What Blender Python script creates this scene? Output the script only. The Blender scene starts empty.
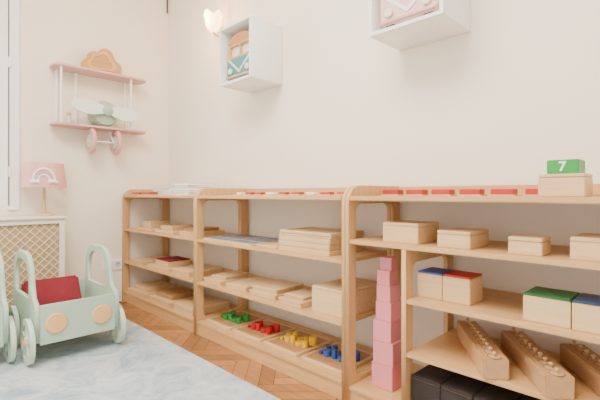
import bpy, bmesh, math, random
from mathutils import Vector, Matrix
random.seed(7)
S = bpy.context.scene
COL = S.collection

# ---------------------------------------------------------------- materials
def newmat(name):
    m = bpy.data.materials.new(name); m.use_nodes = True
    nt = m.node_tree
    return m, nt, nt.nodes["Principled BSDF"]

def plain(name, col, rough=0.5, var=0.06, scale=8.0, metallic=0.0, bump=0.0):
    m, nt, b = newmat(name)
    tc = nt.nodes.new("ShaderNodeTexCoord"); n = nt.nodes.new("ShaderNodeTexNoise")
    n.inputs["Scale"].default_value = scale; n.inputs["Detail"].default_value = 4
    r = nt.nodes.new("ShaderNodeValToRGB")
    r.color_ramp.elements[0].position = 0.3; r.color_ramp.elements[1].position = 0.7
    r.color_ramp.elements[0].color = [c*(1-var) for c in col]+[1]
    r.color_ramp.elements[1].color = [min(1, c*(1+var)) for c in col]+[1]
    nt.links.new(tc.outputs["Object"], n.inputs["Vector"])
    nt.links.new(n.outputs["Fac"], r.inputs["Fac"]); nt.links.new(r.outputs["Color"], b.inputs["Base Color"])
    b.inputs["Roughness"].default_value = rough; b.inputs["Metallic"].default_value = metallic
    if bump:
        bp = nt.nodes.new("ShaderNodeBump"); bp.inputs["Strength"].default_value = bump
        n2 = nt.nodes.new("ShaderNodeTexNoise"); n2.inputs["Scale"].default_value = scale*25
        nt.links.new(tc.outputs["Object"], n2.inputs["Vector"])
        nt.links.new(n2.outputs["Fac"], bp.inputs["Height"]); nt.links.new(bp.outputs["Normal"], b.inputs["Normal"])
    return m

def wood(name, c1, c2, axis='X', rough=0.45, island=False):
    m, nt, b = newmat(name)
    tc = nt.nodes.new("ShaderNodeTexCoord"); mp = nt.nodes.new("ShaderNodeMapping")
    sc = {'X': (1.5, 26, 26), 'Y': (26, 1.5, 26), 'Z': (26, 26, 1.5)}[axis]
    mp.inputs["Scale"].default_value = sc
    n = nt.nodes.new("ShaderNodeTexNoise"); n.inputs["Scale"].default_value = 2.2; n.inputs["Detail"].default_value = 7
    n.inputs["Distortion"].default_value = 0.5; n.inputs["Roughness"].default_value = 0.6
    r = nt.nodes.new("ShaderNodeValToRGB")
    r.color_ramp.elements[0].position = 0.30; r.color_ramp.elements[1].position = 0.70
    r.color_ramp.elements[0].color = list(c1)+[1]; r.color_ramp.elements[1].color = list(c2)+[1]
    nt.links.new(tc.outputs["Object"], mp.inputs["Vector"]); nt.links.new(mp.outputs["Vector"], n.inputs["Vector"])
    nt.links.new(n.outputs["Fac"], r.inputs["Fac"])
    out = r.outputs["Color"]
    if island:
        g = nt.nodes.new("ShaderNodeNewGeometry"); mr = nt.nodes.new("ShaderNodeMapRange")
        mr.inputs["To Min"].default_value = 0.68; mr.inputs["To Max"].default_value = 1.2
        nt.links.new(g.outputs["Random Per Island"], mr.inputs["Value"])
        vm = nt.nodes.new("ShaderNodeVectorMath"); vm.operation = 'SCALE'
        nt.links.new(out, vm.inputs[0]); nt.links.new(mr.outputs["Result"], vm.inputs["Scale"])
        out = vm.outputs["Vector"]
    nt.links.new(out, b.inputs["Base Color"])
    b.inputs["Roughness"].default_value = rough
    return m

def emit(name, col, strength):
    m, nt, b = newmat(name)
    b.inputs["Base Color"].default_value = list(col)+[1]
    b.inputs["Emission Color"].default_value = list(col)+[1]
    b.inputs["Emission Strength"].default_value = strength
    return m

BE1, BE2 = (0.54, 0.295, 0.115), (0.64, 0.385, 0.165)
WX = wood("beech_along_x", BE1, BE2, 'X'); WZ = wood("beech_upright", BE1, BE2, 'Z')
LB1, LB2 = (0.62, 0.40, 0.19), (0.73, 0.50, 0.26)
LX = wood("pale_beech", LB1, LB2, 'X'); LY = wood("pale_beech_deep", LB1, LB2, 'Y')
TAN = wood("tan_wood", (0.38, 0.19, 0.07), (0.50, 0.27, 0.11), 'X')
FLO = wood("oak_parquet", (0.28, 0.12, 0.042), (0.44, 0.205, 0.075), 'X', 0.35, island=True)
WALL = plain("cream_plaster", (0.90, 0.815, 0.69), 0.9, 0.012, 1.5, bump=0.03)
WHITE = plain("white_lacquer", (0.90, 0.89, 0.86), 0.4, 0.01)
OFFW = plain("cream_lacquer", (0.82, 0.77, 0.68), 0.5, 0.02)
CEIL = plain("ceiling_white", (0.88, 0.85, 0.8), 0.9, 0.01)
PINK = plain("pink_lacquer", (0.74, 0.245, 0.27), 0.45, 0.03)
SHADEM = plain("pink_fabric", (0.77, 0.40, 0.35), 0.9, 0.04, 30)
PPINK = plain("pale_pink_paint", (0.82, 0.50, 0.46), 0.6, 0.03)
DUSTY = plain("dusty_pink", (0.66, 0.36, 0.34), 0.5, 0.04)
RED = plain("red_lacquer", (0.48, 0.010, 0.013), 0.4, 0.05)
DRED = plain("dark_red_cloth", (0.20, 0.006, 0.017), 0.8, 0.1, 20, bump=0.1)
MINT = plain("mint_lacquer", (0.42, 0.55, 0.43), 0.5, 0.03)
MINTL = plain("pale_mint", (0.54, 0.65, 0.52), 0.5, 0.03)
PEACH = plain("peach_wood", (0.76, 0.44, 0.17), 0.5, 0.06)
GREEN = plain("green_lacquer", (0.02, 0.28, 0.04), 0.4, 0.06)
DGREEN = plain("dark_green", (0.008, 0.13, 0.03), 0.4, 0.06)
NAVY = plain("navy_lacquer", (0.02, 0.05, 0.13), 0.4, 0.06)
BLUE = plain("blue_lacquer", (0.02, 0.09, 0.36), 0.4, 0.06)
SBLUE = plain("steel_blue", (0.10, 0.19, 0.33), 0.5, 0.06)
YEL = plain("yellow_lacquer", (0.85, 0.50, 0.01), 0.4, 0.05)
BLACK = plain("dark_brown_stain", (0.022, 0.014, 0.011), 0.75, 0.2)
TEAL = plain("teal_paint", (0.03, 0.22, 0.23), 0.5, 0.05)
ORANGE = plain("orange_paint", (0.46, 0.19, 0.05), 0.5, 0.05)
OCHRE = plain("ochre_paint", (0.60, 0.32, 0.11), 0.6, 0.05)
CREAM = plain("cream_paint", (0.80, 0.70, 0.55), 0.6, 0.02)
DARK = plain("dark_gap", (0.04, 0.035, 0.03), 0.7, 0.1)
BRASS = plain("brass", (0.65, 0.45, 0.2), 0.3, 0.03, metallic=1.0)
LATT = plain("rattan_weave", (0.47, 0.32, 0.16), 0.8, 0.12, 40)
LATB = plain("lattice_cream", (0.80, 0.71, 0.56), 0.7, 0.03)
GREY = plain("grey_paper", (0.5, 0.5, 0.5), 0.8, 0.05)
GLOW = emit("frosted_lit_glass", (1.0, 0.68, 0.34), 6.0)
def rugmat():
    m, nt, b = newmat("marbled_rug")
    tc = nt.nodes.new("ShaderNodeTexCoord")
    n = nt.nodes.new("ShaderNodeTexNoise"); n.inputs["Scale"].default_value = 4.5; n.inputs["Detail"].default_value = 9
    n.inputs["Roughness"].default_value = 0.75; n.inputs["Distortion"].default_value = 1.0
    r = nt.nodes.new("ShaderNodeValToRGB"); e = r.color_ramp.elements
    e[0].position = 0.36; e[0].color = (0.24, 0.32, 0.39, 1)
    e[1].position = 0.64; e[1].color = (0.62, 0.635, 0.63, 1)
    x = r.color_ramp.elements.new(0.5); x.color = (0.43, 0.50, 0.54, 1)
    nt.links.new(tc.outputs["Object"], n.inputs["Vector"]); nt.links.new(n.outputs["Fac"], r.inputs["Fac"])
    nt.links.new(r.outputs["Color"], b.inputs["Base Color"]); b.inputs["Roughness"].default_value = 0.95
    bp = nt.nodes.new("ShaderNodeBump"); bp.inputs["Strength"].default_value = 0.4
    n2 = nt.nodes.new("ShaderNodeTexNoise"); n2.inputs["Scale"].default_value = 220
    nt.links.new(tc.outputs["Object"], n2.inputs["Vector"]); nt.links.new(n2.outputs["Fac"], bp.inputs["Height"])
    nt.links.new(bp.outputs["Normal"], b.inputs["Normal"])
    return m
RUG = rugmat()

# ---------------------------------------------------------------- helpers
def tag(o, label=None, category=None, group=None, kind=None):
    if label: o["label"] = label
    if category: o["category"] = category
    if group: o["group"] = group
    if kind: o["kind"] = kind
    return o

def root(name, loc, label, category, group=None, rz=0):
    o = bpy.data.objects.new(name, None); o.empty_display_size = 0.05
    o.location = loc; o.rotation_euler = (0, 0, rz); COL.objects.link(o)
    return tag(o, label, category, group)

def link(name, me, mat, loc=(0, 0, 0), parent=None, rot=(0, 0, 0)):
    o = bpy.data.objects.new(name, me)
    if mat and not me.materials: me.materials.append(mat)
    o.location = loc; o.rotation_euler = rot
    if parent: o.parent = parent
    COL.objects.link(o)
    return o

def boxmesh(sx, sy, sz, bev=0.002, base=False):
    bm = bmesh.new(); bmesh.ops.create_cube(bm, size=1)
    bmesh.ops.scale(bm, vec=(sx, sy, sz), verts=bm.verts)
    if base: bmesh.ops.translate(bm, vec=(0, 0, sz/2), verts=bm.verts)
    if bev:
        bmesh.ops.bevel(bm, geom=list(bm.edges), offset=min(bev, min(sx, sy, sz)*0.3), segments=2, affect='EDGES')
    me = bpy.data.meshes.new("m"); bm.to_mesh(me); bm.free()
    return me

def box(name, x0, x1, y0, y1, z0, z1, mat, parent=None, bev=0.002, pl=(0, 0, 0)):
    me = boxmesh(abs(x1-x0), abs(y1-y0), abs(z1-z0), bev)
    return link(name, me, mat, ((x0+x1)/2-pl[0], (y0+y1)/2-pl[1], (z0+z1)/2-pl[2]), parent)

def lathemesh(prof, n=28, smooth=True):
    bm = bmesh.new(); rings = []
    for r, z in prof:
        if r < 1e-5: rings.append([bm.verts.new((0, 0, z))])
        else: rings.append([bm.verts.new((r*math.cos(2*math.pi*i/n), r*math.sin(2*math.pi*i/n), z)) for i in range(n)])
    for A, B in zip(rings, rings[1:]):
        for i in range(n):
            j = (i+1) % n
            if len(A) == 1 and len(B) == 1: continue
            if len(A) == 1: bm.faces.new((A[0], B[j], B[i]))
            elif len(B) == 1: bm.faces.new((A[i], A[j], B[0]))
            else: bm.faces.new((A[i], A[j], B[j], B[i]))
    bmesh.ops.recalc_face_normals(bm, faces=bm.faces)
    me = bpy.data.meshes.new("m"); bm.to_mesh(me); bm.free()
    if smooth:
        me.polygons.foreach_set("use_smooth", [True]*len(me.polygons))
        try: me.set_sharp_from_angle(angle=math.radians(40))
        except Exception: pass
    return me

def cylmesh(r, h, n=28, bev=0.0015):
    return lathemesh([(0, 0), (r-bev, 0), (r, bev), (r, h-bev), (r-bev, h), (0, h)], n)

AX = {'X': Matrix(((0, 0, 1, 0), (1, 0, 0, 0), (0, 1, 0, 0), (0, 0, 0, 1))),
      'Y': Matrix(((1, 0, 0, 0), (0, 0, -1, 0), (0, 1, 0, 0), (0, 0, 0, 1))),
      'Z': Matrix.Identity(4)}

def prism(outer, holes, th, axis, bev=0.0):
    cu = bpy.data.curves.new("c", 'CURVE'); cu.dimensions = '2D'; cu.fill_mode = 'BOTH'
    cu.extrude = th/2-bev; cu.bevel_depth = bev; cu.bevel_resolution = 1; cu.offset = -bev
    for pts in [outer]+list(holes):
        sp = cu.splines.new('POLY'); sp.points.add(len(pts)-1)
        for p, q in zip(sp.points, pts): p.co = (q[0], q[1], 0, 1)
        sp.use_cyclic_u = True
    o = bpy.data.objects.new("c", cu); COL.objects.link(o)
    bpy.context.view_layer.update()
    me = bpy.data.meshes.new_from_object(o.evaluated_get(bpy.context.evaluated_depsgraph_get()))
    bpy.data.objects.remove(o); bpy.data.curves.remove(cu)
    me.transform(AX[axis]); me.materials.clear()
    return me

def rrect(u0, u1, v0, v1, r, n=6):
    pts = []
    for cx, cy, a0 in ((u1-r, v1-r, 0), (u0+r, v1-r, 90), (u0+r, v0+r, 180), (u1-r, v0+r, 270)):
        for i in range(n+1):
            a = math.radians(a0+90*i/n); pts.append((cx+r*math.cos(a), cy+r*math.sin(a)))
    return pts

def circ(cx, cy, r, n=28, a0=0):
    return [(cx+r*math.cos(a0+2*math.pi*i/n), cy+r*math.sin(a0+2*math.pi*i/n)) for i in range(n)]

def tube(pts, r, cyclic=False):
    cu = bpy.data.curves.new("c", 'CURVE'); cu.dimensions = '3D'; cu.bevel_depth = r; cu.bevel_resolution = 3
    cu.use_fill_caps = True
    sp = cu.splines.new('POLY'); sp.points.add(len(pts)-1); sp.use_cyclic_u = cyclic
    for p, q in zip(sp.points, pts): p.co = (q[0], q[1], q[2], 1)
    o = bpy.data.objects.new("c", cu); COL.objects.link(o); bpy.context.view_layer.update()
    me = bpy.data.meshes.new_from_object(o.evaluated_get(bpy.context.evaluated_depsgraph_get()))
    bpy.data.objects.remove(o); bpy.data.curves.remove(cu); me.materials.clear()
    me.polygons.foreach_set("use_smooth", [True]*len(me.polygons))
    return me

def textmesh(s, size, ext):
    cu = bpy.data.curves.new("t", 'FONT'); cu.body = s; cu.size = size; cu.extrude = ext
    cu.align_x = 'CENTER'; cu.align_y = 'CENTER'; cu.offset = 0.001
    o = bpy.data.objects.new("t", cu); COL.objects.link(o); bpy.context.view_layer.update()
    me = bpy.data.meshes.new_from_object(o.evaluated_get(bpy.context.evaluated_depsgraph_get()))
    bpy.data.objects.remove(o); bpy.data.curves.remove(cu); me.materials.clear()
    return me

# ---------------------------------------------------------------- room
XE, YE, ZC = 5.0, -4.2, 3.1
bm = bmesh.new()
def quad(bm, pts, mi=0):
    f = bm.faces.new([bm.verts.new(p) for p in pts]); f.material_index = mi
quad(bm, [(0, YE, -0.004), (XE, YE, -0.004), (XE, 0, -0.004), (0, 0, -0.004)], 1)
W, L = 0.07, 0.42; n = 6
c45 = math.cos(math.pi/4)
for k in range(-130, 130):
    for m in range(-14, 15):
        ox, oy = (k+n*m)*W, (k-n*m)*W
        for (ax, bx, ay, by) in ((0, n, 0, 1), (n, n+1, 1-n, 1)):
            g = 0.0012
            pts = [(ox+ax*W+g, oy+ay*W+g), (ox+bx*W-g, oy+ay*W+g), (ox+bx*W-g, oy+by*W-g), (ox+ax*W+g, oy+by*W-g)]
            R = [((p[0]-p[1])*c45+2.0, (p[0]+p[1])*c45-1.5) for p in pts]
            cx = sum(p[0] for p in R)/4; cy = sum(p[1] for p in R)/4
            if 0.0 < cx < XE and YE < cy < 0.0:
                R = [(min(max(p[0], 0), XE), min(max(p[1], YE), 0)) for p in R]
                quad(bm, [(p[0], p[1], 0) for p in R])
me = bpy.data.meshes.new("floor"); bm.to_mesh(me); bm.free()
me.materials.append(FLO); me.materials.append(DARK)
tag(link("floor", me, None), "orange-brown herringbone oak parquet", kind="structure")
o = box("wall_back", -0.15, XE, 0, 0.15, -0.02, ZC, WALL, bev=0); tag(o, "cream plaster wall", kind="structure")
WY0, WY1, WZ0, WZ1 = -2.35, -1.19, 0.80, 2.75
me = prism([(YE, -0.02), (0, -0.02), (0, ZC), (YE, ZC)], [[(WY0, WZ0), (WY1, WZ0), (WY1, WZ1), (WY0, WZ1)]], 0.3, 'X')
tag(link("wall_left", me, WALL, (-0.15, 0, 0)), "cream plaster wall with window opening", kind="structure")
o = box("ceiling", -0.3, XE, YE, 0.15, ZC, ZC+0.1, CEIL, bev=0); tag(o, "white ceiling", kind="structure")
o = box("baseboard_left", 0, 0.015, YE, -0.43, 0, 0.09, WHITE, bev=0.003); tag(o, "white painted skirting board", kind="structure")
wr = root("window_1", (0.0, (WY0+WY1)/2, WZ0), "white framed casement window in the plaster wall", "window"); tag(wr, kind="structure")
pl = wr.location
for (nm, a) in (("casing", (0.0, 0.022, WY1, WY1+0.07, WZ0-0.03, WZ1+0.07)), ("casing", (0.0, 0.022, WY0-0.07, WY0, WZ0-0.03, WZ1+0.07)),
                ("casing", (0.0, 0.022, WY0, WY1, WZ1, WZ1+0.07))):
    box(nm, *a, WHITE, wr, 0.004, pl)
me = prism(rrect(WY0, WY1, WZ0, WZ1, 0.002, 1), [rrect(WY0+0.055, (WY0+WY1)/2-0.03, WZ0+0.06, WZ1-0.06, 0.002, 1),
     rrect((WY0+WY1)/2+0.03, WY1-0.055, WZ0+0.06, WZ1-0.06, 0.002, 1)], 0.05, 'X')
link("sash", me, WHITE, (-0.06-pl[0], -pl[1], -pl[2]), wr)
m, nt, b = newmat("window_glass"); b.inputs["Transmission Weight"].default_value = 1; b.inputs["Roughness"].default_value = 0.02
b.inputs["Base Color"].default_value = (1, 1, 1, 1)
GLASS = m
o = box("glass", -0.063, -0.058, WY0+0.05, WY1-0.05, WZ0+0.05, WZ1-0.05, GLASS, wr, 0, pl)
box("seal", 0.018, 0.0235, WY1+0.004, WY1+0.010, WZ0, WZ1, DARK, wr, 0, pl)
me = cylmesh(0.008, 0.07)
for zz in (1.0, 1.75, 2.5):
    link("hinge", me, WHITE, (0.028-pl[0], WY1+0.012-pl[1], zz-pl[2]), wr)

o = link("cable", tube([(0.02, -0.02, 2.48), (0.02, -0.02, 3.09)], 0.006), DARK)
tag(o, "thin dark cable running down the wall corner", "cable")

o = box("rug", 0.437, 3.85, -3.5, -0.593, 0.0, 0.012, RUG, bev=0.004)
tag(o, "pale blue-grey marbled low-pile rug on parquet", "rug")

# ---------------------------------------------------------------- shelving
TB = 0.872; YF, YB = -0.414, -0.012
def frame_profile(z1=0.918, r=0.08):
    pts = [(YB, 0.0), (YF, 0.0), (YF, z1-r)]
    for i in range(1, 11):
        a = math.radians(90*i/10); pts.append((YF+r-r*math.cos(a), z1-r+r*math.sin(a)))
    pts += [(YB, z1)]
    return pts
def unit(x0, x1, shelves, label, divider=None):
    pl = ((x0+x1)/2, (YF+YB)/2, 0)
    R = root("shelf_unit", pl, label, "shelf unit", "open wooden shelf units along the wall")
    me = prism(frame_profile(), [rrect(-0.362, -0.070, 0.10, 0.838, 0.04)], 0.018, 'X', 0.003)
    for x in (x0+0.009, x1-0.009):
        link("side_frame", me, WZ, (x-pl[0], -pl[1], 0), R)
    a, b = x0+0.018, x1-0.018
    box("top_board", a, b, YF+0.001, YB, TB-0.020, TB, WX, R, 0.004, pl)
    box("back_rail", a, b, YB-0.02, YB, TB, 0.915, WX, R, 0.003, pl)
    for i, (z, l, ra) in enumerate(shelves):
        box("shelf", l if l else a, b, YF+0.004, YB, z-0.018, z, WX, R, 0.003, pl)
    zb = shelves[-1][0]-0.0185
    box("plinth", a, b, YF+0.012, YF+0.032, 0.0, zb, WX, R, 0.001, pl)
    box("plinth", a, b, YB-0.03, YB-0.01, 0.0, zb, WX, R, 0.001, pl)
    if divider:
        me = prism([(YB, 0.08), (YF+0.002, 0.08), (YF+0.002, 0.672), (YB, 0.672)], [rrect(-0.362, -0.070, 0.14, 0.62, 0.035)], 0.018, 'X')
        link("divider", me, WZ, (divider-pl[0], -pl[1], 0), R)
    return R
X0, X1, X2, X3 = 0.015, 1.149, 2.343, 3.56
ZB = 0.09
unit(X0, X1-0.001, [(0.60, None, 0), (0.335, None, 0), (ZB, None, 0)], "low beech shelf unit in the corner with books on top")
unit(X1+0.001, X2-0.001, [(0.60, None, 0), (0.335, None, 0), (ZB, None, 0)], "low beech shelf unit holding trays of coloured cylinders")
unit(X2+0.001, X3, [(0.69, None, 0), (0.49, 2.629, 0), (0.292, 2.629, 0), (0.08, None, 0)], "beech shelf unit with narrow bay for a pink tower", divider=2.62)

# ---------------------------------------------------------------- shelf things
def lidbox(name, x0, x1, y0, y1, z0, h, label, cat="box", group=None, lidmat=None, lid=0.012, body=None, rz=0):
    R = root(name, ((x0+x1)/2, (y0+y1)/2, z0), label, cat, group, rz)
    sx, sy = x1-x0, y1-y0
    link("body", boxmesh(sx, sy, h-lid-0.0015, 0.002, True), body or LX, (0, 0, 0), R)
    link("seam", boxmesh(sx-0.006, sy-0.006, 0.0025, 0, True), TAN, (0, 0, h-lid-0.002), R)
    link("lid", boxmesh(sx, sy, lid, 0.002, True), lidmat or LX, (0, 0, h-lid), R)
    return R
g = "pale wooden lidded boxes on the upper shelf"
lidbox("wooden_box", 2.50, 2.655, -0.369, -0.20, 0.69, 0.078, "large pale beech box with flat lid", group=g)
lidbox("wooden_box", 2.731, 2.85, -0.369, -0.20, 0.69, 0.060, "medium pale beech box with flat lid", group=g)
lidbox("wooden_box", 2.971, 3.068, -0.369, -0.27, 0.69, 0.055, "small pale beech box with flat lid", group=g)
lidbox("wooden_box", 3.14, 3.28, -0.369, -0.20, 0.69, 0.066, "pale beech box at the open end of the shelf", group=g)
g = "cube puzzle boxes with painted lids"
lidbox("puzzle_box", 2.636, 2.735, -0.339, -0.225, 0.49, 0.098, "pale wooden cube box with blue lid", group=g, lidmat=BLUE, lid=0.006)
lidbox("puzzle_box", 2.737, 2.837, -0.339, -0.225, 0.49, 0.098, "pale wooden cube box with red lid", group=g, lidmat=RED, lid=0.006)
lidbox("puzzle_box", 3.018, 3.144, -0.379, -0.25, 0.49, 0.085, "pale wooden box with dark green lid", group=g, lidmat=DGREEN, lid=0.006)
lidbox("puzzle_box", 3.147, 3.265, -0.379, -0.25, 0.49, 0.085, "pale wooden box with navy lid", group=g, lidmat=NAVY, lid=0.006)

BX = wood("block_beech", (0.44, 0.235, 0.10), (0.54, 0.31, 0.14), 'X')
KN = wood("knob_wood", (0.52, 0.30, 0.14), (0.62, 0.38, 0.19), 'Z')
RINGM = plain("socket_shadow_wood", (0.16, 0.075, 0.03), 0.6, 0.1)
knobms = []
for i in range(10):
    r = 0.011+0.0009*i
    knobms.append(lathemesh([(0, 0), (r, 0), (r, 0.001), (0.003, 0.0015), (0.003, 0.006), (0.0055, 0.008), (0.007, 0.012), (0.0055, 0.016), (0, 0.018)], 20))
def cylblock(xa, ya, xb, yb, z, lab):
    ang = math.atan2(yb-ya, xb-xa); ln = math.hypot(xb-xa, yb-ya)
    R = root("cylinder_block", ((xa+xb)/2, (ya+yb)/2, z), lab, "cylinder block", "knobbed cylinder blocks", ang)
    link("body", boxmesh(ln, 0.078, 0.066, 0.003, True), BX, (0, 0, 0), R)
    for i in range(10):
        rr = 0.011+0.0009*i
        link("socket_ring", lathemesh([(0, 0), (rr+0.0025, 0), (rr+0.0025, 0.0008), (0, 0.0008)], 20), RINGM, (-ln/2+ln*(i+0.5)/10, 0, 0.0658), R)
        link("knob", knobms[i], KN, (-ln/2+ln*(i+0.5)/10, 0, 0.0664), R)
cylblock(2.715, -0.080, 2.950, -0.41, 0.292, "long beech block with knobbed cylinders beside the divider")
cylblock(2.890, -0.080, 3.125, -0.41, 0.292, "long beech block with a row of knobbed cylinders")
cylblock(3.085, -0.080, 3.320, -0.41, 0.292, "long beech block with a row of knobbed cylinders")

for i, xa in enumerate((2.637, 2.752, 2.867, 2.982)):
    lidbox("dark_box", xa, xa+0.113, -0.385, -0.20, 0.08, 0.125, "dark brown stained wooden box on the bottom shelf", group="dark boxes on the bottom shelf",
           lidmat=BLACK, body=BLACK)

z = 0.08
for i, s in enumerate((0.100, 0.092, 0.085, 0.077, 0.069, 0.061, 0.053)):
    o = link("pink_cube", boxmesh(s, s, s, 0.002, True), PINK, (2.472+0.0025*math.sin(i*2.3), -0.288+0.003*math.cos(i*1.9), z), None, (0, 0, 0.07*math.sin(i*1.3)))
    tag(o, "pink wooden cube stacked in a tapering tower", "wooden cube", "pink cube tower")
    z += s

def redcase(x0, x1, y0, y1, label, h=0.02, inset=0.003, blockm=None, group="flat red cases on top of the shelf units"):
    R = root("wooden_case", ((x0+x1)/2, (y0+y1)/2, TB), label, "case", group)
    link("tray", boxmesh(x1-x0, y1-y0, 0.006, 0.001, True), LX, (0, 0, 0), R)
    link("block", boxmesh(x1-x0-2*inset, y1-y0-2*inset, h-0.006, 0.002, True), blockm or RED, (0, 0, 0.006), R)
for i in range(6):
    xa = 2.39+0.116*i
    redcase(xa, xa+0.09, -0.22, -0.16, "flat red case lying on the beech top board", 0.026, 0.006)
redcase(3.20, 3.28, -0.27, -0.19, "flat red case beside the wooden number box", 0.028)
xx = 1.33
for i, (wd_, mt, nm) in enumerate(((0.07, WHITE, "white"), (0.08, RED, "red"), (0.07, RED, "red"), (0.09, WHITE, "white"), (0.08, RED, "red"), (0.09, RED, "red"), (0.08, WHITE, "white"), (0.09, RED, "red"), (0.08, RED, "red"))):
    redcase(xx, xx+wd_, -0.25, -0.19, "thin wooden case with small %s block" % nm, 0.018, 0.012, mt, "small cases on the shelf top"); xx += wd_+0.02
for a, b in ((0.12, 0.25), (0.29, 0.44)):
    redcase(a, b, -0.38, -0.30, "thin red case on the corner shelf unit", 0.022, 0.006)

lidbox("wooden_box", 3.057, 3.177, -0.369, -0.26, TB, 0.068, "pale wooden box under the green number block", lid=0.010)
R = root("number_block", (3.118, -0.31, TB+0.068), "green block with white number 7 on a wooden box", "number block")
link("block", boxmesh(0.082, 0.09, 0.042, 0.002, True), GREEN, (0, 0, 0), R)
link("numeral", textmesh("7", 0.040, 0.0008), WHITE, (0, -0.0458, 0.021), R, (math.radians(90), 0, 0))

# --- middle unit
for i in range(4):
    dx = [0, 0.0, 0.004, 0.010][i]
    R = root("wooden_tray", (2.052+dx, -0.25, 0.60+0.026*i), "flat pale wooden frame tray in a stack", "tray", "stacked frame trays")
    link("base", boxmesh(0.34, 0.25, 0.012 if i == 3 else 0.008, 0.001, True), LX, (0, 0, 0), R)
    me = prism(rrect(-0.170, 0.170, -0.125, 0.125, 0.004, 2), [rrect(-0.155, 0.155, -0.11, 0.11, 0.004, 2)], 0.016, 'Z')
    link("rim", me, LX, (0, 0, 0.0165), R)
    if i == 3: link("inset", boxmesh(0.305, 0.215, 0.012, 0.001, True), LX, (0, 0, 0.0085), R)
def flattray(x0, x1, y0, y1, z0, h, label, inmat, group="flat trays on the shelves", name="tray", rz=0, grid=0):
    R = root(name, ((x0+x1)/2, (y0+y1)/2, z0), label, "tray", group, rz)
    sx, sy = (x1-x0)/2, (y1-y0)/2
    holes = [rrect(-sx+0.012, sx-0.012, -sy+0.012, sy-0.012, 0.004, 3)]
    if grid:
        holes = []; bw = 0.008; cw = (2*sx-bw)/grid; ch = (2*sy-bw)/grid
        for i in range(grid):
            for j in range(grid):
                u = -sx+bw+i*cw; v = -sy+bw+j*ch
                holes.append([(u, v), (u+cw-bw, v), (u+cw-bw, v+ch-bw), (u, v+ch-bw)])
    me = prism(rrect(-sx, sx, -sy, sy, 0.006, 3), holes, h, 'Z', 0.0 if grid else 0.001)
    link("rim", me, LX, (0, 0, h/2), R)
    link("inset", boxmesh(2*sx-0.012, 2*sy-0.012, h*0.97 if grid else h*0.8, 0.0, True), inmat, (0, 0, 0.0), R)
    return R
flattray(1.22, 1.45, -0.40, -0.10, 0.60, 0.013, "flat wooden tray with gridded blue-grey insets", SBLUE, grid=3)
flattray(1.46, 1.69, -0.40, -0.10, 0.60, 0.013, "flat wooden tray with gridded blue-grey insets", SBLUE, grid=3)
flattray(1.70, 1.86, -0.37, -0.15, 0.60, 0.012, "flat plain wooden tray beside stacked frames", LX)
def flatbox(x0, x1, y0, y1, z0, h, lab, rz=0, mat=None, group="flat wooden boxes on the shelves"):
    R = root("flat_box", ((x0+x1)/2, (y0+y1)/2, z0), lab, "box", group, rz)
    link("base", boxmesh(x1-x0, y1-y0, h*0.55, 0.002, True), mat or LX, (0, 0, 0), R)
    link("lid", boxmesh(x1-x0+0.006, y1-y0+0.006, h*0.42, 0.002, True), mat or LX, (0, 0, h*0.56), R)
flatbox(1.20, 1.38, -0.38, -0.12, 0.335, 0.028, "flat pale wooden box beside the side frame")
flatbox(1.23, 1.36, -0.34, -0.16, 0.363, 0.018, "thin wooden box lying on a flat box", 0.08)
flatbox(1.42, 1.60, -0.37, -0.12, 0.335, 0.030, "flat pale wooden box", 0.05)
flatbox(1.645, 1.85, -0.37, -0.14, 0.335, 0.026, "lower flat wooden box of a pair")
flatbox(1.655, 1.84, -0.36, -0.15, 0.361, 0.024, "upper flat wooden box of a pair", 0.06)
flatbox(1.90, 2.06, -0.385, -0.20, 0.335, 0.030, "small flat pale wooden box", -0.04)
flatbox(1.91, 2.04, -0.36, -0.22, 0.365, 0.015, "thin wooden box lying on a flat box", 0.03)
lidbox("wooden_box", 2.11, 2.30, -0.37, -0.08, 0.335, 0.12, "deep pale wooden box against the side frame")
cols = [("green", GREEN), ("red", RED), ("yellow", YEL), ("blue", BLUE)]
for k, ((cn, cm), cx) in enumerate(zip(cols, (1.33, 1.605, 1.885, 2.165))):
    flattray(cx-0.125, cx+0.125, -0.37, -0.10, ZB, 0.014, "shallow wooden tray holding %s cylinders" % cn, TAN, "trays on the bottom shelf")
    for row in range(2):
        for j in range(5):
            q = (j*3+row*2) % 5
            rr = 0.011+0.0026*q; hh = 0.014+0.0068*((j*2+row) % 5)
            o = link("knobless_cylinder", cylmesh(rr, hh, 20), cm, (cx-0.086+0.043*j+random.uniform(-.002, .002), -0.272+0.056*row+random.uniform(-.004, .004), ZB+0.0112))
            tag(o, "small %s wooden cylinder on a shallow tray" % cn, "cylinder", "%s knobless cylinders" % cn)

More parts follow.
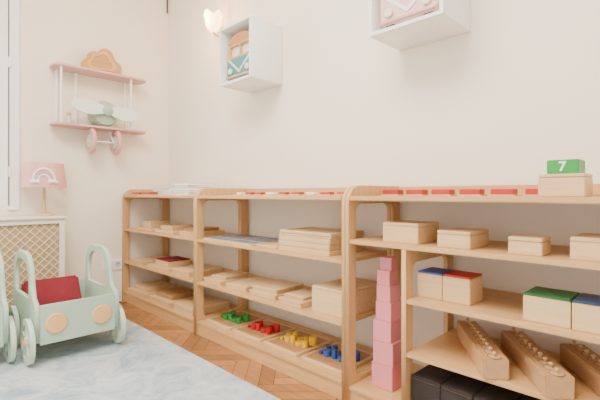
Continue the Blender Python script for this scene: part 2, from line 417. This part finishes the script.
# --- corner unit
def book(x, y, z, sx, sy, sz, rz, mat, lab, grp):
    R = root("book", (x, y, z), lab, "book", grp, rz)
    link("pages", boxmesh(sx-0.008, sy-0.008, sz-0.004, 0, True), WHITE, (0.002, 0, 0.002), R)
    c = bmesh.new()
    for (a, b2, c0, d, e, f) in ((-sx/2, sx/2, -sy/2, sy/2, 0, 0.002), (-sx/2, sx/2, -sy/2, sy/2, sz-0.002, sz), (-sx/2, -sx/2+0.003, -sy/2, sy/2, 0, sz)):
        M = Matrix.Translation(((a+b2)/2, (c0+d)/2, (e+f)/2)) @ Matrix.Diagonal((b2-a, d-c0, f-e, 1))
        bmesh.ops.create_cube(c, size=1, matrix=M)
    me = bpy.data.meshes.new("m"); c.to_mesh(me); c.free()
    link("cover", me, mat, (0, 0, 0), R)
zz = TB
for i, h in enumerate((0.018, 0.016, 0.02, 0.014, 0.018)):
    book(0.82+0.008*math.sin(i*2.1), -0.24, zz, 0.22-0.008*i, 0.20, h, 0.08*math.sin(i*1.7), [WHITE, GREY, WHITE, GREY, WHITE][i], "white-covered book in a small stack on the shelf top", "white book stack")
    zz += h
zz = TB
for i, h in enumerate((0.014, 0.016, 0.014)):
    book(0.42, -0.16, zz, 0.30, 0.2, h, 0.05*i, WHITE, "thin white booklet lying on the shelf top", "white booklets"); zz += h
flattray(0.15, 0.42, -0.37, -0.12, 0.60, 0.02, "wooden tray on the corner shelf", TAN)
lidbox("wooden_box", 0.21, 0.36, -0.33, -0.17, 0.616, 0.05, "small pale wooden box on a tray")
flattray(0.50, 0.78, -0.37, -0.12, 0.60, 0.02, "wooden tray on the corner shelf", TAN)
flatbox(0.55, 0.72, -0.34, -0.16, 0.616, 0.034, "low wooden box on a tray")
flatbox(0.86, 1.04, -0.36, -0.12, 0.60, 0.03, "flat pale wooden box in the corner unit")
flatbox(0.88, 1.02, -0.34, -0.15, 0.63, 0.02, "thin wooden box lying on a flat box", 0.06, TAN)
flattray(0.40, 0.72, -0.38, -0.10, 0.335, 0.018, "wooden tray holding a small red-lidded box", LX)
lidbox("wooden_box", 0.46, 0.66, -0.34, -0.16, 0.335+0.0144, 0.045, "pale wooden box with dark red lid on a tray", lidmat=DRED, lid=0.006)
flatbox(0.10, 0.33, -0.38, -0.12, 0.335, 0.022, "flat pale board box on the shelf")
flatbox(0.80, 1.02, -0.38, -0.12, 0.335, 0.035, "flat pale wooden box in the corner unit")
flatbox(0.08, 0.40, -0.39, -0.10, ZB, 0.03, "wide flat wooden box on the bottom shelf")
flatbox(0.13, 0.36, -0.36, -0.13, ZB+0.03, 0.03, "flat wooden box stacked on another")
flatbox(0.46, 0.78, -0.39, -0.10, ZB, 0.035, "wide flat wooden box on the bottom shelf")
flatbox(0.50, 0.72, -0.35, -0.13, ZB+0.035, 0.03, "flat tan wooden box stacked on another", 0.05, TAN)
flatbox(0.84, 1.08, -0.39, -0.10, ZB, 0.05, "wide flat wooden box on the bottom shelf")

# ---------------------------------------------------------------- wall cubes with campers
def wallbox(x0, x1, z0, z1, lab):
    d = 0.26
    R = root("wall_box_shelf", ((x0+x1)/2, -d/2, z0), lab, "wall shelf", "white cube wall shelves")
    w, h = x1-x0, z1-z0
    me = prism(rrect(-w/2, w/2, 0, h, 0.003, 2), [rrect(-w/2+0.016, w/2-0.016, 0.016, h-0.016, 0.002, 2)], d-0.002, 'Y', 0.001)
    link("box_frame", me, WHITE, (0, 0, 0), R)
    link("back_panel", boxmesh(w-0.032, 0.008, h-0.032, 0, True), WHITE, (0, d/2-0.006, 0.016), R)
    return R
def camper(x, y, z, w, h, lower, upper, roof, lab, stripe=None):
    R = root("camper_van_ornament", (x, y, z), lab, "ornament")
    body = [(-w*0.46, h*0.07), (w*0.46, h*0.07), (w*0.5, h*0.16), (w*0.5, h*0.48), (-w*0.5, h*0.48), (-w*0.5, h*0.16)]
    link("lower_body", prism(body, [], 0.06, 'Y', 0.003), lower, (0, 0, 0), R)
    up = [(-w*0.5, h*0.482), (w*0.5, h*0.482), (w*0.46, h*0.78), (-w*0.46, h*0.78)]
    wins = [rrect(-w*0.40, -w*0.02, h*0.53, h*0.74, 0.012), rrect(w*0.02, w*0.40, h*0.53, h*0.74, 0.012)]
    link("upper_body", prism(up, wins, 0.056, 'Y', 0.002), upper, (0, 0, 0), R)
    link("windscreen", boxmesh(w*0.82, 0.02, h*0.24, 0, True), CREAM, (0, 0, h*0.515), R)
    rf = [(w*0.46*math.cos(math.radians(a)), h*0.782+h*0.20*math.sin(math.radians(a))) for a in range(0, 181, 12)]
    link("roof", prism(rf, [], 0.06, 'Y', 0.003), roof, (0, 0, 0), R)
    v = [(-w*0.46, h*0.475), (-w*0.38, h*0.475), (0, h*0.22), (w*0.38, h*0.475), (w*0.46, h*0.475), (0, h*0.165)]
    link("front_stripe", prism(v, [], 0.006, 'Y'), stripe or CREAM, (0, -0.031, 0), R)
    for s in (-1, 1):
        link("headlight", cylmesh(w*0.075, 0.012), CREAM, (s*w*0.33, -0.03, h*0.23), R, (math.radians(90), 0, 0))
        link("tyre", boxmesh(w*0.16, 0.05, h*0.10, 0.004, True), DARK, (s*w*0.33, 0.0, 0), R)
    link("bumper", boxmesh(w*0.98, 0.012, h*0.045, 0.003, True), upper, (0, -0.036, h*0.08), R)
wallbox(1.185, 1.511, 1.572, 1.94, "white open cube wall shelf holding a teal camper ornament")
camper(1.348, -0.19, 1.588, 0.26, 0.31, TEAL, OCHRE, ORANGE, "teal and ochre camper van ornament in a white cube shelf")
wallbox(2.354, 2.701, 1.577, 1.94, "white open cube wall shelf holding a pink camper ornament")
camper(2.53, -0.20, 1.593, 0.27, 0.31, PPINK, DUSTY, PPINK, "pale pink camper van ornament in a white cube shelf", WHITE)

# ---------------------------------------------------------------- sconce
R = root("wall_sconce", (0.85, 0.0, 2.08), "small lit wall sconce with frosted petal glass", "wall lamp")
link("wall_plate", cylmesh(0.045, 0.012), BRASS, (0, 0.0, 0), R, (math.radians(90), 0, 0))
link("arm", tube([(0, -0.01, 0), (0, -0.04, -0.03), (0, -0.07, -0.03), (0, -0.08, -0.01)], 0.007), BRASS, (0, 0, 0), R)
def tulip():
    bm = bmesh.new(); n = 48; prof = [(0.012, 0), (0.035, 0.012), (0.052, 0.04), (0.056, 0.07), (0.062, 0.10), (0.074, 0.125)]
    rings = []
    for k, (r, z) in enumerate(prof):
        amp = k/len(prof)
        rings.append([bm.verts.new(((r*(1+0.10*amp*math.cos(5*t)))*math.cos(t), (r*(1+0.10*amp*math.cos(5*t)))*math.sin(t), z+0.014*amp*math.cos(5*t))) for t in [2*math.pi*i/n for i in range(n)]])
    for A, B in zip(rings, rings[1:]):
        for i in range(n): bm.faces.new((A[i], A[(i+1) % n], B[(i+1) % n], B[i]))
    bm.faces.new(rings[0][::-1])
    me = bpy.data.meshes.new("m"); bm.to_mesh(me); bm.free()
    me.polygons.foreach_set("use_smooth", [True]*len(me.polygons)); return me
link("glass_shade", tulip(), GLOW, (0, -0.085, -0.015), R)
ld = bpy.data.lights.new("sconce_light", 'POINT'); ld.energy = 8; ld.color = (1, 0.52, 0.20); ld.shadow_soft_size = 0.04
lo = bpy.data.objects.new("sconce_light", ld); lo.location = (0, -0.19, 0.06); lo.parent = R; COL.objects.link(lo)

# ---------------------------------------------------------------- socket
R = root("wall_socket", (0.0, -0.48, 0.305), "white double electrical socket on the cream wall", "socket")
link("plate", prism(rrect(-0.075, 0.075, -0.04, 0.04, 0.008), [circ(-0.036, 0, 0.022), circ(0.036, 0, 0.022)], 0.01, 'X', 0.001), WHITE, (0.005, 0, 0), R)
for s in (-0.036, 0.036):
    link("outlet", prism(circ(0, 0, 0.0215), [circ(-0.009, 0, 0.003, 10), circ(0.009, 0, 0.003, 10)], 0.004, 'X'), GREY, (0.002, s, 0), R)

# ---------------------------------------------------------------- radiator cover
RY0, RY1, RT = -2.35, -0.885, 0.725
R = root("radiator_cover", (0.1, (RY0+RY1)/2, 0), "cream radiator cover with woven lattice front under the window", "radiator cover")
pl = R.location
box("top", 0.016, 0.215, RY0-0.01, RY1+0.01, RT-0.018, RT, OFFW, R, 0.004, pl)
nb = 2; holes = []
wd = (RY1-RY0-0.035*3)/2
for i in range(2):
    u0 = RY0+0.035+i*(wd+0.035); holes.append([(u0, 0.10), (u0+wd, 0.10), (u0+wd, RT-0.05), (u0, RT-0.05)])
link("front_frame", prism([(RY0, 0), (RY1, 0), (RY1, RT-0.018), (RY0, RT-0.018)], holes, 0.02, 'X', 0.001), OFFW, (0.19-pl[0], -pl[1], 0), R)
box("side", 0.016, 0.18, RY1-0.02, RY1, 0, RT-0.018, OFFW, R, 0.001, pl)
box("side", 0.016, 0.18, RY0, RY0+0.02, 0, RT-0.018, OFFW, R, 0.001, pl)
for hp in holes:
    u0, u1, v0, v1 = hp[0][0], hp[1][0], hp[0][1], hp[2][1]
    bm = bmesh.new()
    sp = 0.056
    for sgn in (1, -1):
        cs = [v-sgn*u for u in (u0, u1) for v in (v0, v1)]
        c = min(cs)+sp/2
        while c < max(cs):
            P = []
            for u in (u0, u1):
                v = sgn*u+c
                if v0 <= v <= v1: P.append((u, v))
            for v in (v0, v1):
                u = (v-c)*sgn
                if u0 < u < u1: P.append((u, v))
            if len(P) >= 2:
                p, q = Vector(P[0]), Vector(P[1]); dl = (q-p)
                if dl.length > 0.01:
                    mid = (p+q)/2; ang = math.atan2(dl.y, dl.x)
                    M = Matrix.Translation((0.0+0.001*sgn, mid.x, mid.y)) @ Matrix.Rotation(ang, 4, 'X') @ Matrix.Diagonal((0.004, dl.length, 0.0048, 1))
                    bmesh.ops.create_cube(bm, size=1, matrix=M)
            c += sp
    me = bpy.data.meshes.new("m"); bm.to_mesh(me); bm.free()
    link("lattice", me, LATB, (0.184-pl[0], -pl[1], 0), R)
    box("mesh_backing", 0.174, 0.180, u0-0.01, u1+0.01, v0-0.01, v1+0.01, LATT, R, 0, pl)

# ---------------------------------------------------------------- table lamp
R = root("table_lamp", (0.102, -0.991, RT), "small lamp with pink rainbow-motif shade and wooden base", "table lamp")
link("base", lathemesh([(0, 0), (0.055, 0), (0.057, 0.006), (0.05, 0.014), (0.015, 0.018), (0, 0.018)]), LX, (0, 0, 0), R)
link("pole", lathemesh([(0.010, 0.015), (0.010, 0.24), (0, 0.24)]), LX, (0, 0, 0), R)
rb, rt, zb, zt = 0.138, 0.121, 0.200, 0.37
link("lamp_shade", lathemesh([(rb, zb), (rt, zt), (rt-0.003, zt), (rb-0.003, zb), (rb, zb)], 48), SHADEM, (0, 0, 0), R)
link("shade_ring", tube([(0, 0, 0.235), (0.06, 0, 0.25), (rb-0.010, 0, 0.25)], 0.002), BRASS, (0, 0, 0), R)
a0 = math.atan2(-0.778, 3.33)
def onshade(u, v):
    rr = rb+(rt-rb)*(v-zb)/(zt-zb)+0.003; th = a0+u/rr
    return (rr*math.cos(th), rr*math.sin(th), v)
for k, (rad, mt, tr) in enumerate(((0.066, WHITE, 0.008), (0.048, DUSTY, 0.006), (0.034, WHITE, 0.007))):
    pts = [onshade(rad*math.cos(math.radians(a)), zb+0.045+rad*1.25*math.sin(math.radians(a))) for a in range(0, 181, 12)]
    link("rainbow_arc", tube(pts, tr), mt, (0, 0, 0), R)
for s in (-1, 1):
    link("cloud_motif", tube([onshade(s*0.08, zb+0.036), onshade(s*0.052, zb+0.042), onshade(s*0.026, zb+0.036)], 0.014), WHITE, (0, 0, 0), R)

# ---------------------------------------------------------------- biplane wall shelf
PY = -0.604
R = root("biplane_wall_shelf", (0.0, PY, 1.385), "pink and white wooden biplane-shaped shelf on the wall", "wall shelf")
for zc in (0.0, 0.420):
    me = prism(rrect(0.001, 0.172, -0.34, 0.34, 0.05), [], 0.017, 'Z', 0.002)
    link("wing_shelf", me, DUSTY, (0, 0, zc), R)
pm = cylmesh(0.008, 0.403)
for yy in (-0.29, 0.21, -0.16):
    for xx in (0.03, 0.145):
        if yy == -0.16 and xx == 0.145: continue
        link("strut", pm, WHITE, (xx, yy, 0.0085), R)
FUS = plain("fuselage_mint", (0.36, 0.48, 0.37), 0.5, 0.03)
link("fuselage", lathemesh([(0, 0), (0.07, 0), (0.098, 0.05), (0.098, 0.14), (0.085, 0.165), (0.03, 0.178), (0, 0.178)], 40), FUS, (0.003, 0.01, 0.108), R, (0, math.radians(90), 0))
link("hub", lathemesh([(0.038, 0), (0.042, 0.01), (0.038, 0.03), (0.020, 0.042), (0, 0.045)]), FUS, (0.180, 0.01, 0.125), R, (0, math.radians(90), 0))
PROP = plain("propeller_paint", (0.74, 0.82, 0.72), 0.5, 0.02)
bl = []
N = 48
for i in range(N):
    t = 2*math.pi*i/N; u = 0.250*math.cos(t)
    au = abs(u)/0.250
    v = math.copysign(1, math.sin(t)) * (0.016+0.042*math.sin(math.pi*min(1, au*0.75+0.05))**1.2)*(abs(math.sin(t))**0.35) if abs(math.sin(t)) > 1e-6 else 0
    bl.append((u, v))
link("propeller", prism(bl, [], 0.016, 'X', 0.002), PROP, (0.198, 0.01, 0.125), R, (math.radians(-5), 0, 0))
wm = lathemesh([(0, -0.01), (0.05, -0.01), (0.052, -0.006), (0.060, -0.006), (0.064, -0.016), (0.09, -0.014), (0.099, 0), (0.09, 0.014), (0.064, 0.016), (0.060, 0.006), (0.052, 0.006), (0.05, 0.01), (0, 0.01)], 40)
for yy in (-0.085, 0.10):
    link("wheel", wm, DUSTY, (0.125, yy, -0.105), R, (math.radians(90), 0, 0))
    link("wheel_hub", cylmesh(0.05, 0.03), MINTL, (0.125, yy+0.015, -0.105), R, (math.radians(90), 0, 0))
    link("landing_strut", tube([(0.08, yy*0.6, -0.008), (0.125, yy*0.82, -0.10)], 0.006), WHITE, (0, 0, 0), R)
link("axle", tube([(0.125, -0.11, -0.105), (0.125, 0.125, -0.105)], 0.006), WHITE, (0, 0, 0), R)

def cloudpts(s):
    base = []
    arcs = [(-0.10, 0.045, 0.045, 270, 90), (-0.055, 0.10, 0.05, 190, 60), (0.025, 0.125, 0.06, 160, 20), (0.095, 0.06, 0.05, 85, -90)]
    for cx, cy, r, s0, s1 in arcs:
        for i in range(9):
            a = math.radians(s0+(s1-s0)*i/8); base.append((cx+r*math.cos(a), cy+r*math.sin(a)))
    cx = sum(p[0] for p in base)/len(base); cy = 0.07
    return [((p[0]-cx)*s, (p[1]-cy)*s+cy) for p in base]
CL1 = wood("cloud_wood", (0.46, 0.23, 0.075), (0.56, 0.31, 0.11), 'Y'); CL2 = wood("cloud_wood_inlay", (0.60, 0.34, 0.13), (0.70, 0.43, 0.18), 'Y')
R = root("cloud_ornament", (0.075, -0.605, 1.8135), "tan wooden cloud ornament standing on the biplane shelf", "ornament")
link("cloud_panel", prism([(p[0]*1.05, max(0.0, p[1]-0.01)*1.16) for p in cloudpts(1.0)], [], 0.02, 'X', 0.002), CL1, (0, 0, 0), R)
link("cloud_inlay", prism([(p[0], p[1]*1.12) for p in cloudpts(0.74)], [[(p[0], p[1]*1.12) for p in cloudpts(0.56)]], 0.006, 'X', 0.001), CL2, (0.013, 0, 0.002), R)
R = root("toy_figure", (0.09, -0.83, 1.3935), "tiny pale mint wooden figure on the biplane shelf", "toy")
link("body", lathemesh([(0, 0), (0.022, 0), (0.024, 0.02), (0.014, 0.06), (0, 0.065)]), MINTL, (0, 0, 0), R)
link("head", lathemesh([(0, 0), (0.012, 0.004), (0.017, 0.016), (0.012, 0.028), (0, 0.032)]), PEACH, (0, 0, 0.06), R)

# ---------------------------------------------------------------- doll carts
def cart(cx, cy, lab):
    z0 = 0.012; RZ = 0.02
    R = root("toy_cart", (cx, cy, z0), lab, "toy cart", "mint car-shaped toy carts")
    hw = 0.195
    def arch(u0, u1, vs, vt, r):
        p = []
        for i in range(9):
            a = math.radians(180-90*i/8); p.append((u0+r+r*math.cos(a), vs+(vt-vs)*math.sin(a)))
        for i in range(9):
            a = math.radians(90-90*i/8); p.append((u1-r+r*math.cos(a), vs+(vt-vs)*math.sin(a)))
        return p
    out = [(-0.25, 0.10), (-0.255, 0.28), (-0.245, 0.31), (-0.237, 0.36)] + arch(-0.235, 0.165, 0.41, 0.535, 0.14) + \
          [(0.18, 0.36), (0.20, 0.315), (0.25, 0.29), (0.262, 0.26), (0.262, 0.10)]
    hole = [(-0.188, 0.300)] + arch(-0.188, 0.118, 0.40, 0.492, 0.105) + [(0.128, 0.300)]
    me = prism(out, [hole], 0.022, 'Y', 0.003)
    for s in (-1, 1):
        link("side_panel", me, MINT, (0, s*hw, RZ), R)
    link("front_panel", boxmesh(0.016, 2*hw-0.023, 0.20, 0.002, True), MINT, (0.253, 0, 0.085+RZ), R)
    link("rear_panel", boxmesh(0.016, 2*hw-0.023, 0.20, 0.002, True), MINT, (-0.24, 0, 0.10+RZ), R)
    link("floor_panel", boxmesh(0.476, 2*hw-0.023, 0.012, 0, True), MINTL, (0.005, 0, 0.11+RZ), R)
    for s in (-1, 1):
        link("headlight", lathemesh([(0, 0), (0.05, 0), (0.052, 0.006), (0.047, 0.011), (0, 0.012)], 36), PEACH, (0.261, s*0.112, 0.185+RZ), R, (0, math.radians(90), 0))
    spokes = []; wr = 0.116
    for i in range(5):
        a0_, a1_ = 2*math.pi*i/5+0.12+0.3, 2*math.pi*(i+1)/5-0.12+0.3
        sg = [(0.086*math.cos(a0_+(a1_-a0_)*t/8), 0.086*math.sin(a0_+(a1_-a0_)*t/8)) for t in range(9)]
        b0, b1 = a0_+0.22, a1_-0.22
        sg += [(0.036*math.cos(b1+(b0-b1)*t/4), 0.036*math.sin(b1+(b0-b1)*t/4)) for t in range(5)]
        spokes.append(sg)
    wmesh = prism(circ(0, 0, wr, 44), spokes, 0.022, 'Y', 0.002)
    for sx in (-0.16, 0.185):
        for s in (-1, 1):
            link("wheel", wmesh, MINTL, (sx, s*(hw+0.026), wr), R)
            link("wheel_hub", lathemesh([(0, 0), (0.022, 0), (0.022, 0.004), (0.014, 0.009), (0, 0.01)]), PEACH, (sx, s*(hw+0.037), wr), R, (math.radians(90)*(1 if s < 0 else -1), 0, 0))
        link("axle", tube([(sx, -hw-0.02, wr), (sx, hw+0.02, wr)], 0.006), WHITE, (0, 0, 0), R)
    return R
cart(0.785, -1.045, "mint wooden car-shaped toy cart with peach headlights on rug")
cart(0.67, -1.545, "second mint wooden car-shaped toy cart")
o = link("cushion", boxmesh(0.045, 0.30, 0.235, 0.016), DRED, (0.645, -1.07, 0.262), None, (0, math.radians(-28), 0))
tag(o, "dark red cloth cushion leaning inside the mint cart", "cushion")

# ---------------------------------------------------------------- lights, world, camera
w = bpy.data.worlds.new("world"); S.world = w; w.use_nodes = True
bg = w.node_tree.nodes["Background"]; bg.inputs["Color"].default_value = (1.0, 0.95, 0.865, 1); bg.inputs["Strength"].default_value = 2.0
def area(name, loc, rot, size, e, col):
    l = bpy.data.lights.new(name, 'AREA'); l.energy = e; l.size = size; l.color = col
    o = bpy.data.objects.new(name, l); o.location = loc; o.rotation_euler = rot; COL.objects.link(o)
area("overhead_fill", (2.4, -2.0, 3.0), (0, 0, 0), 1.6, 170, (1, 0.93, 0.82))  # added fill lamp below the ceiling to brighten the room, no fixture modelled
area("window_daylight", (-0.25, -1.77, 1.8), (0, math.radians(-90), 0), 1.1, 190, (0.99, 0.98, 0.97))

cam = bpy.data.cameras.new("camera"); co = bpy.data.objects.new("camera", cam); COL.objects.link(co)
co.location = (3.432, -1.769, 0.88); co.rotation_euler = (math.radians(90), 0, math.radians(45))
cam.sensor_width = 36; cam.lens = 24.72; cam.shift_y = -0.01; cam.clip_start = 0.02
S.camera = co
